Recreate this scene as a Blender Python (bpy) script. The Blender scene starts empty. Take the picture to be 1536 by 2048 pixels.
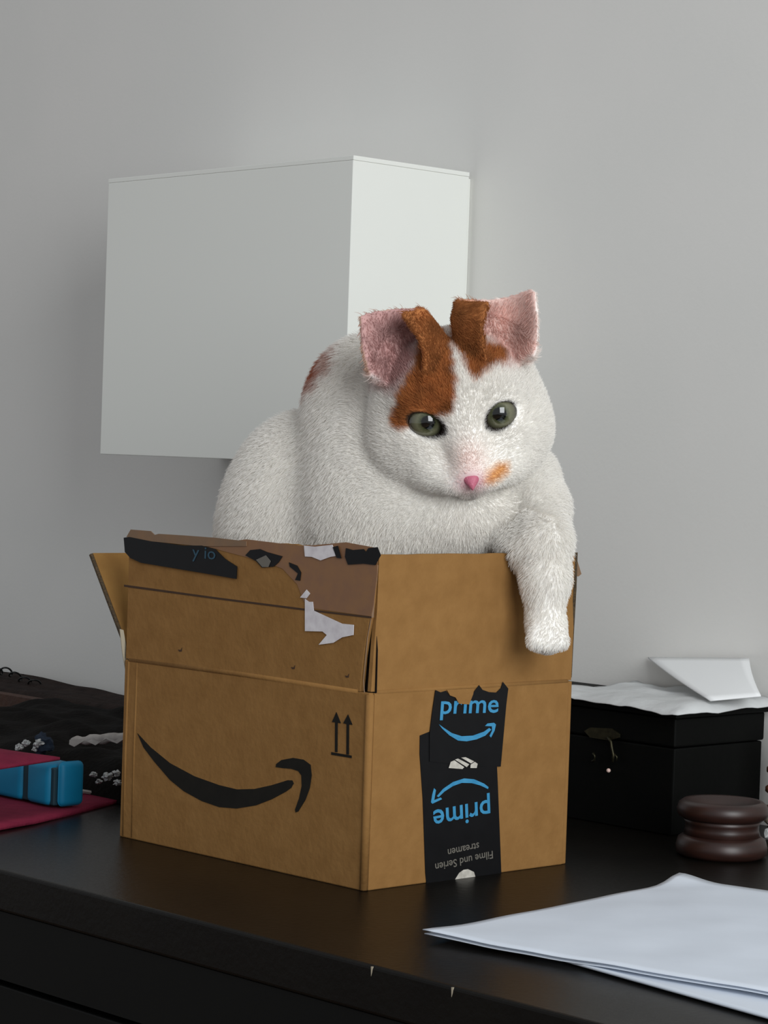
import bpy, bmesh, math, random
import numpy as np
from mathutils import Vector, Matrix, noise
from mathutils.kdtree import KDTree
from mathutils.geometry import tessellate_polygon

random.seed(7); np.random.seed(7)
scene = bpy.context.scene
C = scene.collection

# ------------------------------------------------------------------ camera
F_PX, PITCH, ROLL, CAM_H = 4862.0, 0.0238, 0.0337, 0.2259
_cp, _sp, _cr, _sr = math.cos(PITCH), math.sin(PITCH), math.cos(ROLL), math.sin(ROLL)
FWD = Vector((0, _cp, -_sp)); _U = Vector((0, _sp, _cp)); _X = Vector((1, 0, 0))
CR = _X*_cr + _U*_sr
CU = _X*(-_sr) + _U*_cr
CAM = Vector((0, 0, CAM_H))
cd = bpy.data.cameras.new('camera'); cam = bpy.data.objects.new('camera', cd); C.objects.link(cam)
cam.matrix_world = Matrix(((CR.x, CU.x, -FWD.x, 0), (CR.y, CU.y, -FWD.y, 0), (CR.z, CU.z, -FWD.z, CAM_H), (0, 0, 0, 1)))
cd.sensor_fit = 'VERTICAL'; cd.sensor_height = 36.0; cd.lens = F_PX*36.0/2048.0
cd.clip_start = 0.02; cd.clip_end = 50
scene.camera = cam

# the place's own axes: T runs along the sideboard (away to the left), N runs from the room to the wall
YAW = 0.7591
T = Vector((-math.sin(YAW), math.cos(YAW), 0)); N = Vector((math.cos(YAW), math.sin(YAW), 0)); Z = Vector((0, 0, 1))
O = Vector((-0.0043, 1.25, 0))          # near bottom corner of the cardboard box
def B(n, t, z): return O + N*n + T*t + Z*z
WALL_N = 0.380
def ray(px, py): return (FWD + CR*((px-768)/F_PX) + CU*((1024-py)/F_PX))
def P(px, py, y): r = ray(px, py); return CAM + r*(y/r.y)
def on_plane(px, py, p0, nrm): r = ray(px, py); return CAM + r*((p0-CAM).dot(nrm)/r.dot(nrm))
def on_n(px, py, n): return on_plane(px, py, B(n, 0, 0), N)
def on_t(px, py, t): return on_plane(px, py, B(0, t, 0), T)
def on_z(px, py, z): return on_plane(px, py, Vector((0, 0, z)), Z)
def ntz(p): d = p-O; return d.dot(N), d.dot(T), d.z

# ------------------------------------------------------------------ world, light, exposure
world = bpy.data.worlds.new('world'); scene.world = world; world.use_nodes = True
world.node_tree.nodes['Background'].inputs[0].default_value = (0.93, 0.96, 1.0, 1)
world.node_tree.nodes['Background'].inputs[1].default_value = 0.45
ld = bpy.data.lights.new('window_daylight', 'AREA'); ld.shape = 'RECTANGLE'; ld.size = 1.1; ld.size_y = 1.3
ld.energy = 35.5; ld.color = (0.95, 0.985, 1.0)
lo = bpy.data.objects.new('window_daylight', ld); C.objects.link(lo)
lo.location = B(-0.62, -1.9, 0.75)
lo.rotation_euler = (B(0.1, 0.1, 0.15)-lo.location).to_track_quat('-Z', 'Y').to_euler()
vs = scene.view_settings
vs.view_transform = 'Standard'; vs.look = 'None'; vs.gamma = 1.0; vs.use_curve_mapping = False; vs.exposure = 0.0

# ------------------------------------------------------------------ materials
def srgb(r, g, b):
    f = lambda c: c/12.92 if c <= 0.04045 else ((c+0.055)/1.055)**2.4
    return (f(r/255), f(g/255), f(b/255), 1)
def mat(name, col, rough=0.6, col2=None, scale=60, bump=0.0, bscale=200, spec=0.5, metal=0.0, stretch=None, coat=0.0, detail=6):
    m = bpy.data.materials.new(name); m.use_nodes = True; nt = m.node_tree; b = nt.nodes['Principled BSDF']
    b.inputs['Base Color'].default_value = col; b.inputs['Roughness'].default_value = rough
    b.inputs['Specular IOR Level'].default_value = spec; b.inputs['Metallic'].default_value = metal
    b.inputs['Coat Weight'].default_value = coat
    tc = nt.nodes.new('ShaderNodeTexCoord'); src = tc.outputs['Object']
    if stretch:
        mp = nt.nodes.new('ShaderNodeMapping'); mp.inputs['Scale'].default_value = stretch; nt.links.new(src, mp.inputs[0]); src = mp.outputs[0]
    if col2:
        n = nt.nodes.new('ShaderNodeTexNoise'); n.inputs['Scale'].default_value = scale; n.inputs['Detail'].default_value = detail
        r = nt.nodes.new('ShaderNodeValToRGB'); r.color_ramp.elements[0].position = 0.3; r.color_ramp.elements[1].position = 0.7
        r.color_ramp.elements[0].color = col; r.color_ramp.elements[1].color = col2
        nt.links.new(src, n.inputs['Vector']); nt.links.new(n.outputs['Fac'], r.inputs[0]); nt.links.new(r.outputs[0], b.inputs['Base Color'])
    if bump:
        n = nt.nodes.new('ShaderNodeTexNoise'); n.inputs['Scale'].default_value = bscale; n.inputs['Detail'].default_value = 4
        bp = nt.nodes.new('ShaderNodeBump'); bp.inputs['Strength'].default_value = bump; bp.inputs['Distance'].default_value = 0.002
        nt.links.new(src, n.inputs['Vector']); nt.links.new(n.outputs['Fac'], bp.inputs['Height']); nt.links.new(bp.outputs[0], b.inputs['Normal'])
    return m
M = {}
M['wall'] = mat('wall_paint', srgb(222, 221, 217), 0.9, srgb(226, 224, 220), 8, 0.05, 350, spec=0.2)
M['floor'] = mat('floor_wood', srgb(120, 90, 65), 0.5, srgb(95, 70, 50), 12, stretch=(1, 12, 1))
M['desk'] = mat('black_brown_veneer', srgb(17, 15, 12), 0.34, srgb(13, 11, 9), 30, 0.08, 260, spec=0.13, stretch=(1, 1, 1))
M['desk_front'] = mat('black_veneer', srgb(10, 11, 10), 0.6, srgb(8, 9, 8), 30, spec=0.15)
M['chip'] = mat('chipped_fibre', srgb(170, 160, 140), 0.9)
M['card'] = mat('cardboard', srgb(144, 106, 61), 0.85, srgb(134, 97, 54), 90, 0.15, 300, spec=0.15)
M['card_in'] = mat('cardboard_inside', srgb(148, 111, 62), 0.9, srgb(138, 101, 56), 70, 0.1, 260, spec=0.1)
M['card_edge'] = mat('cardboard_raw_edge', srgb(90, 72, 48), 0.95, srgb(50, 42, 32), 900, 0.5, 900)
M['ink'] = mat('black_ink', srgb(20, 18, 14), 0.7, srgb(27, 24, 19), 120, spec=0.2)
M['ink_brown'] = mat('brown_ink', srgb(62, 40, 22), 0.85)
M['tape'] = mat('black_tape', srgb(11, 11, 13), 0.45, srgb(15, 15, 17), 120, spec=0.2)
M['blue'] = mat('tape_blue_print', srgb(44, 128, 172), 0.5, srgb(60, 142, 184), 200)
M['blue_faint'] = mat('worn_blue_print', srgb(34, 70, 88), 0.6)
M['grey_print'] = mat('tape_grey_print', srgb(104, 100, 92), 0.6)
M['white_print'] = mat('tape_white_print', srgb(205, 200, 190), 0.6, srgb(170, 165, 155), 300)
M['residue'] = mat('tape_residue', srgb(126, 90, 64), 0.45, srgb(134, 96, 62), 160, spec=0.4)
M['residue_top'] = mat('tape_residue_grey', srgb(118, 94, 72), 0.6, srgb(128, 98, 70), 120)
M['torn'] = mat('torn_paper', srgb(222, 218, 220), 0.9, srgb(200, 194, 198), 200)
M['paper'] = mat('white_paper', srgb(214, 221, 231), 0.75, srgb(208, 215, 225), 30, spec=0.25)
M['stiff_card'] = mat('stiff_white_card', srgb(240, 241, 241), 0.7, spec=0.25)
M['paper_grey'] = mat('grey_paper', srgb(206, 208, 208), 0.85, srgb(196, 197, 197), 50, 0.4, 120)
M['cab'] = mat('white_lacquer', srgb(233, 234, 228), 0.7, spec=0.25)
M['chest'] = mat('black_stained_wood', srgb(5, 6, 5), 0.6, srgb(7, 8, 7), 40, 0.1, 150, spec=0.1)
M['metal'] = mat('aged_brass', srgb(70, 66, 48), 0.45, srgb(48, 46, 34), 300, metal=0.8)
M['bead'] = mat('pale_bead', srgb(220, 190, 180), 0.25)
M['spool'] = mat('red_brown_wood', srgb(50, 27, 21), 0.4, srgb(36, 21, 17), 60, stretch=(1, 1, 6))
M['teal'] = mat('teal_plastic', srgb(4, 116, 154), 0.55, srgb(4, 108, 146), 60, spec=0.3)
M['teal_dark'] = mat('dark_teal_rubber', srgb(8, 46, 58), 0.7)
M['crimson'] = mat('crimson_felt', srgb(124, 38, 60), 0.9, srgb(110, 32, 54), 90, 0.3, 400, spec=0.1)
M['cloth'] = mat('black_cloth', srgb(15, 14, 13), 0.95, srgb(24, 21, 19), 60, 0.6, 250, spec=0.1)
M['brown_cloth'] = mat('dark_brown_plush', srgb(52, 43, 40), 0.95, srgb(38, 32, 30), 80, 0.8, 300, spec=0.1)
M['leather'] = mat('brown_leather', srgb(74, 44, 28), 0.6, srgb(60, 35, 24), 80, 0.3, 200)
M['wire'] = mat('black_wire', srgb(14, 16, 16), 0.5)
M['foil'] = mat('silver_foil', srgb(190, 192, 190), 0.35, srgb(150, 152, 152), 300, metal=0.3)
M['navy'] = mat('navy_cloth', srgb(24, 38, 56), 0.9, srgb(18, 30, 46), 100)
M['roll'] = mat('grey_wrapping_paper', srgb(176, 170, 164), 0.85, srgb(150, 144, 138), 120)
M['cream'] = mat('cream_glaze', srgb(190, 178, 160), 0.5, srgb(150, 130, 108), 120)
M['brown_glaze'] = mat('brown_glaze', srgb(120, 72, 48), 0.5, srgb(90, 60, 40), 120)
M['nose'] = mat('pink_nose', srgb(204, 118, 136), 0.5, srgb(186, 94, 118), 160, 0.3, 900)

# ------------------------------------------------------------------ helpers
def link(name, me, m=None, parent=None, smooth=False):
    o = bpy.data.objects.new(name, me); C.objects.link(o)
    if m is not None: me.materials.append(M[m] if isinstance(m, str) else m)
    if smooth: me.polygons.foreach_set('use_smooth', [True]*len(me.polygons))
    if parent:
        o.parent = parent; o.matrix_parent_inverse = parent.matrix_world.inverted()
    return o
def tag(o, label, cat, group=None, kind=None):
    if label: o['label'] = label
    if cat: o['category'] = cat
    if group: o['group'] = group
    if kind: o['kind'] = kind
    return o
def thing(name, label, cat, loc, group=None):
    e = bpy.data.objects.new(name, None); e.empty_display_size = 0.02; C.objects.link(e)
    e.matrix_world = Matrix.Translation(loc)
    return tag(e, label, cat, group)
def mesh_bm(bm, name='m'):
    bmesh.ops.recalc_face_normals(bm, faces=bm.faces)
    me = bpy.data.meshes.new(name); bm.to_mesh(me); bm.free(); return me
def place(o, origin):
    """move the object's origin to a world point, keeping its mesh where it is"""
    o.data.transform(Matrix.Translation(-Vector(origin)))
    if o.parent: o.matrix_parent_inverse = o.parent.matrix_world.inverted()
    o.location = Vector(origin)
    return o
def bbox_box(n0, n1, t0, t1, z0, z1, bev=0.0, seg=2):
    """box in the place's axes, world coordinates"""
    bm = bmesh.new()
    vs_ = [bm.verts.new(B(n, t, z)) for z in (z0, z1) for n, t in ((n0, t0), (n1, t0), (n1, t1), (n0, t1))]
    for f in ((0, 1, 2, 3), (4, 5, 6, 7), (0, 1, 5, 4), (1, 2, 6, 5), (2, 3, 7, 6), (3, 0, 4, 7)): bm.faces.new([vs_[i] for i in f])
    if bev: bmesh.ops.bevel(bm, geom=bm.edges[:], offset=bev, segments=seg, profile=0.5, affect='EDGES')
    return mesh_bm(bm)
def extrude_poly(pts, off, bev=0.0):
    """pts: planar world points; solid of thickness |off| along vector off"""
    bm = bmesh.new(); off = Vector(off)
    a = [bm.verts.new(p) for p in pts]; b = [bm.verts.new(Vector(p)+off) for p in pts]
    tris = tessellate_polygon([[Vector(p) for p in pts]])
    for t in tris:
        try: bm.faces.new([a[i] for i in t]); bm.faces.new([b[i] for i in reversed(t)])
        except ValueError: pass
    k = len(pts)
    for i in range(k):
        bm.faces.new((a[i], a[(i+1) % k], b[(i+1) % k], b[i]))
    return mesh_bm(bm)
def lathe(profile, seg=32, loc=(0, 0, 0), axis=None):
    bm = bmesh.new(); rings = []
    for r, z in profile:
        rings.append([bm.verts.new((r*math.cos(2*math.pi*i/seg), r*math.sin(2*math.pi*i/seg), z)) for i in range(seg)])
    for a, b in zip(rings, rings[1:]):
        for i in range(seg): bm.faces.new((a[i], a[(i+1) % seg], b[(i+1) % seg], b[i]))
    bm.faces.new(rings[0][::-1]); bm.faces.new(rings[-1])
    mtx = Matrix.Translation(loc)
    if axis is not None: mtx = mtx @ Vector(axis).to_track_quat('Z', 'Y').to_matrix().to_4x4()
    bmesh.ops.transform(bm, matrix=mtx, verts=bm.verts)
    return mesh_bm(bm)
def tube(pts, rad, seg=8, closed=False):
    bm = bmesh.new(); rings = []
    pts = [Vector(p) for p in pts]; k = len(pts)
    ref = Vector((0.3, 0.2, 1)).normalized()
    for i, p in enumerate(pts):
        d = (pts[min(i+1, k-1)]-pts[max(i-1, 0)]).normalized()
        u = d.cross(ref).normalized(); v = d.cross(u)
        r = rad[i] if isinstance(rad, (list, tuple)) else rad
        rings.append([bm.verts.new(p+(u*math.cos(2*math.pi*j/seg)+v*math.sin(2*math.pi*j/seg))*r) for j in range(seg)])
    for a, b in zip(rings, rings[1:]):
        for j in range(seg): bm.faces.new((a[j], a[(j+1) % seg], b[(j+1) % seg], b[j]))
    bm.faces.new(rings[0][::-1]); bm.faces.new(rings[-1])
    return mesh_bm(bm)
def grid_sheet(fn, nu, nv, thick, nrm=None):
    """solid sheet: fn(u,v)->Vector top surface, thickness downwards"""
    bm = bmesh.new()
    top = [[bm.verts.new(fn(i/nu, j/nv)) for j in range(nv+1)] for i in range(nu+1)]
    off = Vector(nrm)*thick if nrm else Vector((0, 0, -thick))
    bot = [[bm.verts.new(top[i][j].co+off) for j in range(nv+1)] for i in range(nu+1)]
    for i in range(nu):
        for j in range(nv):
            bm.faces.new((top[i][j], top[i+1][j], top[i+1][j+1], top[i][j+1]))
            bm.faces.new((bot[i][j], bot[i][j+1], bot[i+1][j+1], bot[i+1][j]))
    for i in range(nu):
        bm.faces.new((top[i][0], bot[i][0], bot[i+1][0], top[i+1][0])); bm.faces.new((top[i][nv], top[i+1][nv], bot[i+1][nv], bot[i][nv]))
    for j in range(nv):
        bm.faces.new((top[0][j], top[0][j+1], bot[0][j+1], bot[0][j])); bm.faces.new((top[nu][j], bot[nu][j], bot[nu][j+1], top[nu][j+1]))
    return mesh_bm(bm)

# ------------------------------------------------------------------ room
wall = link('wall_back', bbox_box(WALL_N, WALL_N+0.12, -3.0, 4.0, -0.78, 2.0), 'wall'); wall['kind'] = 'structure'
floor = link('floor', bbox_box(-3.2, WALL_N, -3.0, 4.0, -0.83, -0.78), 'floor'); floor['kind'] = 'structure'

# ------------------------------------------------------------------ sideboard
EDGE = -0.1204
sb = thing('sideboard', 'long black-brown wooden sideboard against the white wall, carrying everything else', 'sideboard', B(0.13, 0.15, -0.78))
T0, T1 = -0.62, 1.05
tp = link('top', bbox_box(EDGE, WALL_N-0.004, T0, T1, -0.022, 0, 0.0018, 3), 'desk', sb)
link('rail', bbox_box(EDGE+0.0015, EDGE+0.02, T0+0.002, T1-0.002, -0.058, -0.0222), 'desk_front', sb)
link('side_panel', bbox_box(EDGE+0.02, WALL_N-0.006, T0+0.004, T0+0.024, -0.70, -0.0222), 'desk_front', sb)
link('side_panel', bbox_box(EDGE+0.02, WALL_N-0.006, T1-0.024, T1-0.004, -0.70, -0.0222), 'desk_front', sb)
link('back_panel', bbox_box(WALL_N-0.016, WALL_N-0.006, T0+0.024, T1-0.024, -0.70, -0.0222), 'desk_front', sb)
link('bottom_panel', bbox_box(EDGE+0.02, WALL_N-0.016, T0+0.024, T1-0.024, -0.70, -0.682), 'desk_front', sb)
tsplit = ntz(on_n(305, 2040, EDGE))[1]
edges = [T0+0.004, tsplit-0.42, tsplit, tsplit+0.42, T1-0.004]
for a, b in zip(edges, edges[1:]):
    for z0, z1 in ((-0.27, -0.062), (-0.70, -0.274)):
        d = link('drawer_front' if z1 > -0.1 else 'door', bbox_box(EDGE+0.004, EDGE+0.0195, a+0.0015, b-0.0015, z0, z1, 0.001), 'desk_front', sb)
        kz = (z0+z1)/2 if z1 > -0.1 else z1-0.08
        link('knob', lathe([(0.004, 0), (0.005, 0.012), (0.011, 0.017), (0.012, 0.022), (0.006, 0.026)], 16, B(EDGE+0.005, (a+b)/2, kz), -N), 'metal', d, True)
for nn in (EDGE+0.04, WALL_N-0.06):
    for t_ in (T0+0.03, T1-0.07):
        link('leg', bbox_box(nn, nn+0.04, t_, t_+0.04, -0.78, -0.70, 0.003), 'desk_front', sb)
for px, py in ((744, 1929), (905, 1971)):
    c = on_n(px, py, EDGE); n_, t_, z_ = ntz(c)
    link('chip', extrude_poly([B(EDGE-0.0001, t_-0.0007, -0.0004), B(EDGE-0.0001, t_+0.0006, -0.0006), B(EDGE-0.0001, t_+0.0003, -0.0048), B(EDGE-0.0001, t_-0.0003, -0.0030)], N*0.0004), 'chip', tp)

# ------------------------------------------------------------------ cardboard box
L, W, HB, TH, FL = 0.2067, 0.1554, 0.1026, 0.0032, 0.072
bx = thing('cardboard_box', 'open brown cardboard shipping box with a black curved arrow printed on its long side', 'box', B(W/2, L/2, 0))
link('bottom', bbox_box(TH, W-TH, TH, L-TH, 0.0006, TH), 'card_in', bx)
front = link('side_panel', bbox_box(0, TH, 0, L, 0, HB, 0.0007), 'card', bx)
back = link('side_panel', bbox_box(W-TH, W, 0, L, 0, HB, 0.0007), 'card', bx)
endr = link('side_panel', bbox_box(TH, W-TH, -0.0006, TH-0.0006, 0, HB, 0.0007), 'card', bx)
endl = link('side_panel', bbox_box(TH, W-TH, L-TH, L, 0, HB, 0.0007), 'card', bx)
# rounded near corner fold and worn ridges by the far corner
link('corner_fold', tube([B(0.0012, 0.0008, 0.0005), B(0.0012, 0.0008, HB*0.5), B(0.0012, 0.0008, HB-0.001)], 0.0022, 10), 'card', front, True)
for t_, w_ in ((L-0.0035, 0.0016), (L-0.0115, 0.0014)):
    link('ridge', tube([B(0.0012, t_, 0.001), B(0.0010, t_+0.0004, HB*0.5), B(0.0012, t_, HB-0.001)], w_, 8), 'card', front, True)
def jag(a, b, k, amp, seed):
    rnd = random.Random(seed); out = []
    for i in range(k+1):
        f = i/k; p = a.lerp(b, f)
        if 0 < i < k: p = p+Z*rnd.uniform(-amp, amp*0.35)
        out.append(p)
    return out
# front flap (long side): torn top and torn right end, dark slit beside it
pts = [B(0, 0.0074, HB+0.0002), B(0, L-0.001, HB+0.0006), B(0, L-0.0012, HB+0.02), B(0, L-0.0008, HB+FL*0.97)]
pts += jag(B(0, L-0.004, HB+FL+0.001), B(0, 0.001, HB+FL+0.0018), 46, 0.0011, 3)
pts += [B(0, 0.0004, HB+FL-0.012), B(0, 0.0013, HB+FL-0.026), B(0, 0.0026, HB+FL-0.036), B(0, 0.0058, HB+0.018), B(0, 0.0068, HB+0.006)]
fflap = link('flap', extrude_poly(pts, N*TH), 'card', bx)
# right flap
pts = [B(0.0010, 0, HB+0.0006), B(W-0.001, 0, HB+0.0006), B(W-0.0006, 0, HB+0.03), B(W-0.002, 0, HB+0.045), B(W-0.0012, 0, HB+FL-0.004)]
pts += jag(B(W-0.002, 0, HB+FL), B(0.0036, 0, HB+FL-0.0005), 14, 0.0003, 5) + [B(0.0034, 0, HB+FL*0.6), B(0.0022, 0, HB+FL*0.35)]
rflap = link('flap', extrude_poly(pts, T*(TH-0.0006)), 'card', bx)
# back flap
pts = [B(W-TH, 0.003, HB+0.0006), B(W-TH, L-0.003, HB+0.0006), B(W-TH+0.003, L-0.004, HB+FL), B(W-TH+0.003, 0.004, HB+FL)]
link('flap', extrude_poly(pts, N*TH), 'card_in', bx)
# far end flap, leaning outwards
q0 = [B(0.003, L-TH, HB+0.0012), B(W-TH-0.002, L-TH, HB+0.0012)]
tipn = on_plane(186, 1106, B(0.004, 0, 0), N); _, tt, tz = ntz(tipn)
q1 = [B(W-TH-0.002, tt, tz), B(0.004, tt, tz)]
lean = (q1[1]-q0[0]); fn_ = lean.cross(N).normalized();  fn_ = fn_ if fn_.dot(T) > 0 else -fn_
lflap = link('flap', extrude_poly(q0+q1, fn_*TH), 'card_in', bx)
link('raw_edge', tube([q0[0]+fn_*TH*0.5-N*0.0002, (q0[0]+q1[1])/2+fn_*TH*0.5-N*0.0003, q1[1]+fn_*TH*0.5-N*0.0002], 0.0014, 6), 'card_edge', lflap)
# fold ridges where flaps leave the walls
link('fold', tube([B(0.0014, 0.009, HB), B(0.0011, L*0.5, HB+0.0006), B(0.0014, L-0.004, HB)], 0.0018, 10), 'card', front, True)
link('fold', tube([B(0.004, 0.0008, HB), B(W*0.5, 0.0007, HB), B(W-0.004, 0.0008, HB)], 0.0016, 10), 'card', endr, True)
# raw corrugated edges
link('raw_edge', tube([B(W-0.0004, 0.0016, HB+0.002), B(W-0.0002, 0.0012, HB+0.03), B(W+0.0003, 0.001, HB+FL*0.72), B(W+0.0002, 0.001, HB+FL)], 0.0011, 6), 'card_edge', rflap)
link('torn_scrap', extrude_poly([on_t(px, py, 0.002) for px, py in ((1150, 1120), (1155, 1122), (1163, 1148), (1157, 1153), (1149, 1152))], T*0.0006), 'residue_top', rflap)
link('torn_edge', tube([on_n(x, y, 0.0005) for x, y in ((742, 1238), (735, 1275), (731, 1320), (727, 1360), (729, 1388), (738, 1391))], 0.0003, 5), 'residue_top', fflap)
link('tape_scrap_or_slit_shade', extrude_poly([on_n(x, y, 0.0036) for x, y in ((750, 1228), (755, 1300), (753, 1386), (722, 1386), (724, 1300), (742, 1228))], N*0.0003), 'tape', fflap)  # black strip in the slit, painting in the shade of the box interior
link('torn_edge', tube([on_n(x, y, 0.0005) for x, y in ((754, 1130), (752, 1160), (747, 1190), (745, 1235))], 0.0008, 5), 'residue_top', fflap)

def poly_n(name, pts, m, parent, lift=0.0003, th=0.0003): return link(name, extrude_poly([on_n(x, y, -lift) for x, y in pts], N*th*0.9), m, parent)
def poly_t(name, pts, m, parent, lift=0.0003, th=0.0003): return link(name, extrude_poly([on_t(x, y, -0.0006-lift) for x, y in pts], T*th*0.9), m, parent)
def crop(pts, ox, oy, s): return [(ox+x*s, oy+y*s) for x, y in pts]
c7 = lambda *p: crop(p, 220, 1340, 540/1536)
c1 = lambda *p: crop(p, 180, 1020, 600/1536)
c5 = lambda *p: crop(p, 800, 1350, 380/1536)
# curved arrow print on the long side
poly_n('printed_arrow', c7((155, 360), (230, 440), (340, 530), (480, 605), (620, 655), (720, 679), (820, 677), (920, 655), (1010, 627), (1036, 628), (1044, 645), (1030, 670), (1000, 692), (920, 735), (830, 770), (720, 788), (620, 780), (520, 745), (420, 690), (340, 625), (250, 520), (190, 440)), 'ink', front)
poly_n('printed_arrow', c7((942, 552), (945, 535), (975, 512), (1040, 500), (1100, 510), (1140, 540), (1146, 600), (1136, 670), (1110, 740), (1070, 805), (1055, 810), (1052, 795), (1075, 730), (1090, 660), (1088, 600), (1070, 575), (1030, 562), (980, 558)), 'ink', front)
# this-way-up arrows
poly_n('way_up_arrow', c7((1287, 240), (1312, 303), (1294, 300), (1293, 468), (1279, 466), (1280, 298), (1262, 296)), 'ink', front)
poly_n('way_up_arrow', c7((1353, 253), (1378, 312), (1359, 310), (1358, 482), (1344, 480), (1345, 307), (1326, 303)), 'ink', front)
poly_n('way_up_bar', c7((1258, 467), (1373, 487), (1373, 501), (1258, 482)), 'ink', front)
# front flap: line, punched holes, tape, torn bits
poly_n('printed_line', c1((174, 382), (640, 446), (1100, 505), (1440, 546), (1440, 555), (1100, 515), (640, 456), (174, 393)), 'ink_brown', fflap, 0.0002)
for x, y in ((360, 1300), (586, 1335), (694, 1352)):
    poly_n('punched_hole', [(x-4, y-1), (x-2, y+3), (x+3, y+3), (x+4, y-5), (x+1, y)], 'ink_brown', fflap, 0.0002)
poly_n('tape_residue', c1((570, 180), (800, 150), (1090, 185), (1310, 165), (1472, 195), (1470, 330), (1452, 480), (1440, 545), (1150, 505), (1095, 470), (1060, 380), (985, 300), (880, 262), (700, 215)), 'residue', fflap, 0.0003)
poly_n('tape_residue', c1((208, 100), (310, 108), (330, 128), (350, 122), (480, 130), (640, 142), (800, 160), (800, 185), (560, 185), (310, 160), (186, 138)), 'residue_top', fflap, 0.0008, 0.0006)
tape1 = poly_n('tape', c1((172, 142), (200, 138), (310, 160), (480, 182), (570, 182), (640, 200), (690, 250), (752, 290), (748, 353), (620, 330), (500, 310), (260, 270), (205, 245), (178, 215)), 'tape', fflap, 0.0012, 0.0005)
poly_n('tape_scrap_or_slit_shade', c1((795, 232), (820, 205), (870, 200), (905, 215), (985, 237), (965, 268), (940, 290), (880, 295), (850, 262)), 'tape', fflap, 0.0007)
poly_n('torn_paper', c1((850, 255), (900, 232), (925, 262), (912, 292), (882, 292)), 'grey_print', fflap, 0.0010, 0.0002)
poly_n('torn_paper', c1((1095, 182), (1150, 188), (1240, 178), (1262, 235), (1230, 240), (1180, 258), (1135, 240), (1100, 238)), 'torn', fflap, 0.0009)
poly_n('tape_scrap_or_slit_shade', c1((1242, 190), (1268, 183), (1286, 248), (1262, 245)), 'tape', fflap, 0.0012)
poly_n('tape_scrap_or_slit_shade', c1((1310, 195), (1345, 205), (1400, 200), (1412, 215), (1425, 195), (1472, 190), (1488, 232), (1460, 282), (1400, 275), (1320, 280), (1305, 240)), 'tape', fflap, 0.0009)
poly_n('tape_scrap_or_slit_shade', c1((1018, 268), (1060, 285), (1080, 320), (1075, 362), (1050, 358), (1064, 325), (1022, 290)), 'tape', fflap, 0.0007)
poly_n('torn_label', c1((1100, 455), (1120, 470), (1140, 470), (1145, 515), (1220, 550), (1290, 582), (1350, 588), (1348, 640), (1290, 652), (1245, 680), (1170, 690), (1212, 640), (1190, 622), (1100, 620)), 'torn', fflap, 0.0007)
poly_n('torn_label', c1((1075, 448), (1108, 408), (1126, 428), (1108, 452)), 'torn', fflap, 0.0007)
link('torn_paper', extrude_poly([on_t(x, y, L+0.001) for x, y in ((240, 1258), (247, 1260), (254, 1300), (258, 1335), (252, 1343), (245, 1305))], T*0.0006), 'chip', endl)

def text_mesh(s, bold=0.0):
    cu = bpy.data.curves.new('t', 'FONT'); cu.body = s; cu.resolution_u = 3; cu.offset = bold
    o = bpy.data.objects.new('t', cu); C.objects.link(o)
    dg = bpy.context.evaluated_depsgraph_get(); me = bpy.data.meshes.new_from_object(o.evaluated_get(dg))
    bpy.data.objects.remove(o); bpy.data.curves.remove(cu)
    return me
def text_on(name, s, bl, br, tl, plane, m, parent, bold=0.0):
    me = text_mesh(s, bold); co = np.empty(len(me.vertices)*3); me.vertices.foreach_get('co', co); co = co.reshape(-1, 3)
    lo_, hi_ = co.min(0), co.max(0); uv = (co-lo_)/np.maximum(hi_-lo_, 1e-9)
    p0, p1, p2 = plane(*bl), plane(*br), plane(*tl)
    w = np.array(p0)+uv[:, :1]*np.array(p1-p0)+uv[:, 1:2]*np.array(p2-p0)
    me.vertices.foreach_set('co', w.ravel()); me.update()
    me.polygons.foreach_set('use_smooth', [False]*len(me.polygons))
    o = link(name, me, m, parent)
    nrm = (p1-p0).cross(p2-p0).normalized()
    if nrm.dot(CAM-p0) < 0: me.flip_normals()
    md = o.modifiers.new('s', 'SOLIDIFY'); md.thickness = 0.00008; md.offset = 0
    return o
text_on('tape_print', 'y io', c1((522, 262))[0], c1((640, 275))[0], c1((525, 185))[0], lambda x, y: on_n(x, y, -0.0014), 'blue_faint', tape1)
# tape on the end panel (two overlapping strips) with print
lower = poly_t('tape', c5((162, 490), (240, 458), (300, 440), (780, 440), (785, 745), (792, 900), (800, 1100), (812, 1400), (820, 1612), (600, 1640), (215, 1690), (206, 1600), (185, 1000), (160, 640)), 'tape', endr, 0.0004, 0.0003)
upper = poly_t('tape', c5((240, 480), (262, 300), (288, 122), (330, 140), (372, 128), (400, 165), (450, 180), (485, 222), (540, 215), (590, 150), (640, 82), (668, 120), (720, 138), (780, 142), (818, 105), (832, 55), (876, 110), (860, 240), (835, 520), (815, 740), (700, 742), (240, 700)), 'tape', endr, 0.0008, 0.0003)
pt = lambda lift: (lambda x, y: on_t(x, y, -0.0006-lift))
sc5 = lambda x, y: c5((x, y))[0]
text_on('tape_print', 'prime', sc5(322, 366), sc5(790, 352), sc5(336, 172), pt(0.0010), 'blue', upper, 0.012)
poly_t('torn_notch', c5((380, 120), (405, 165), (450, 182), (478, 232), (560, 238), (592, 155), (600, 110)), 'card', endr, 0.0013, 0.0002)
link_blue = lambda p, par, lift: poly_t('tape_print', p, 'blue', par, lift, 0.0002)
link_blue(c5((315, 398), (350, 424), (420, 470), (500, 495), (590, 490), (680, 458), (722, 428), (738, 442), (690, 490), (620, 520), (540, 536), (470, 530), (400, 488), (340, 432)), upper, 0.0010)
link_blue(c5((688, 412), (708, 392), (760, 386), (776, 400), (765, 450), (736, 506), (724, 492), (745, 450), (744, 415)), upper, 0.0010)
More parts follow.
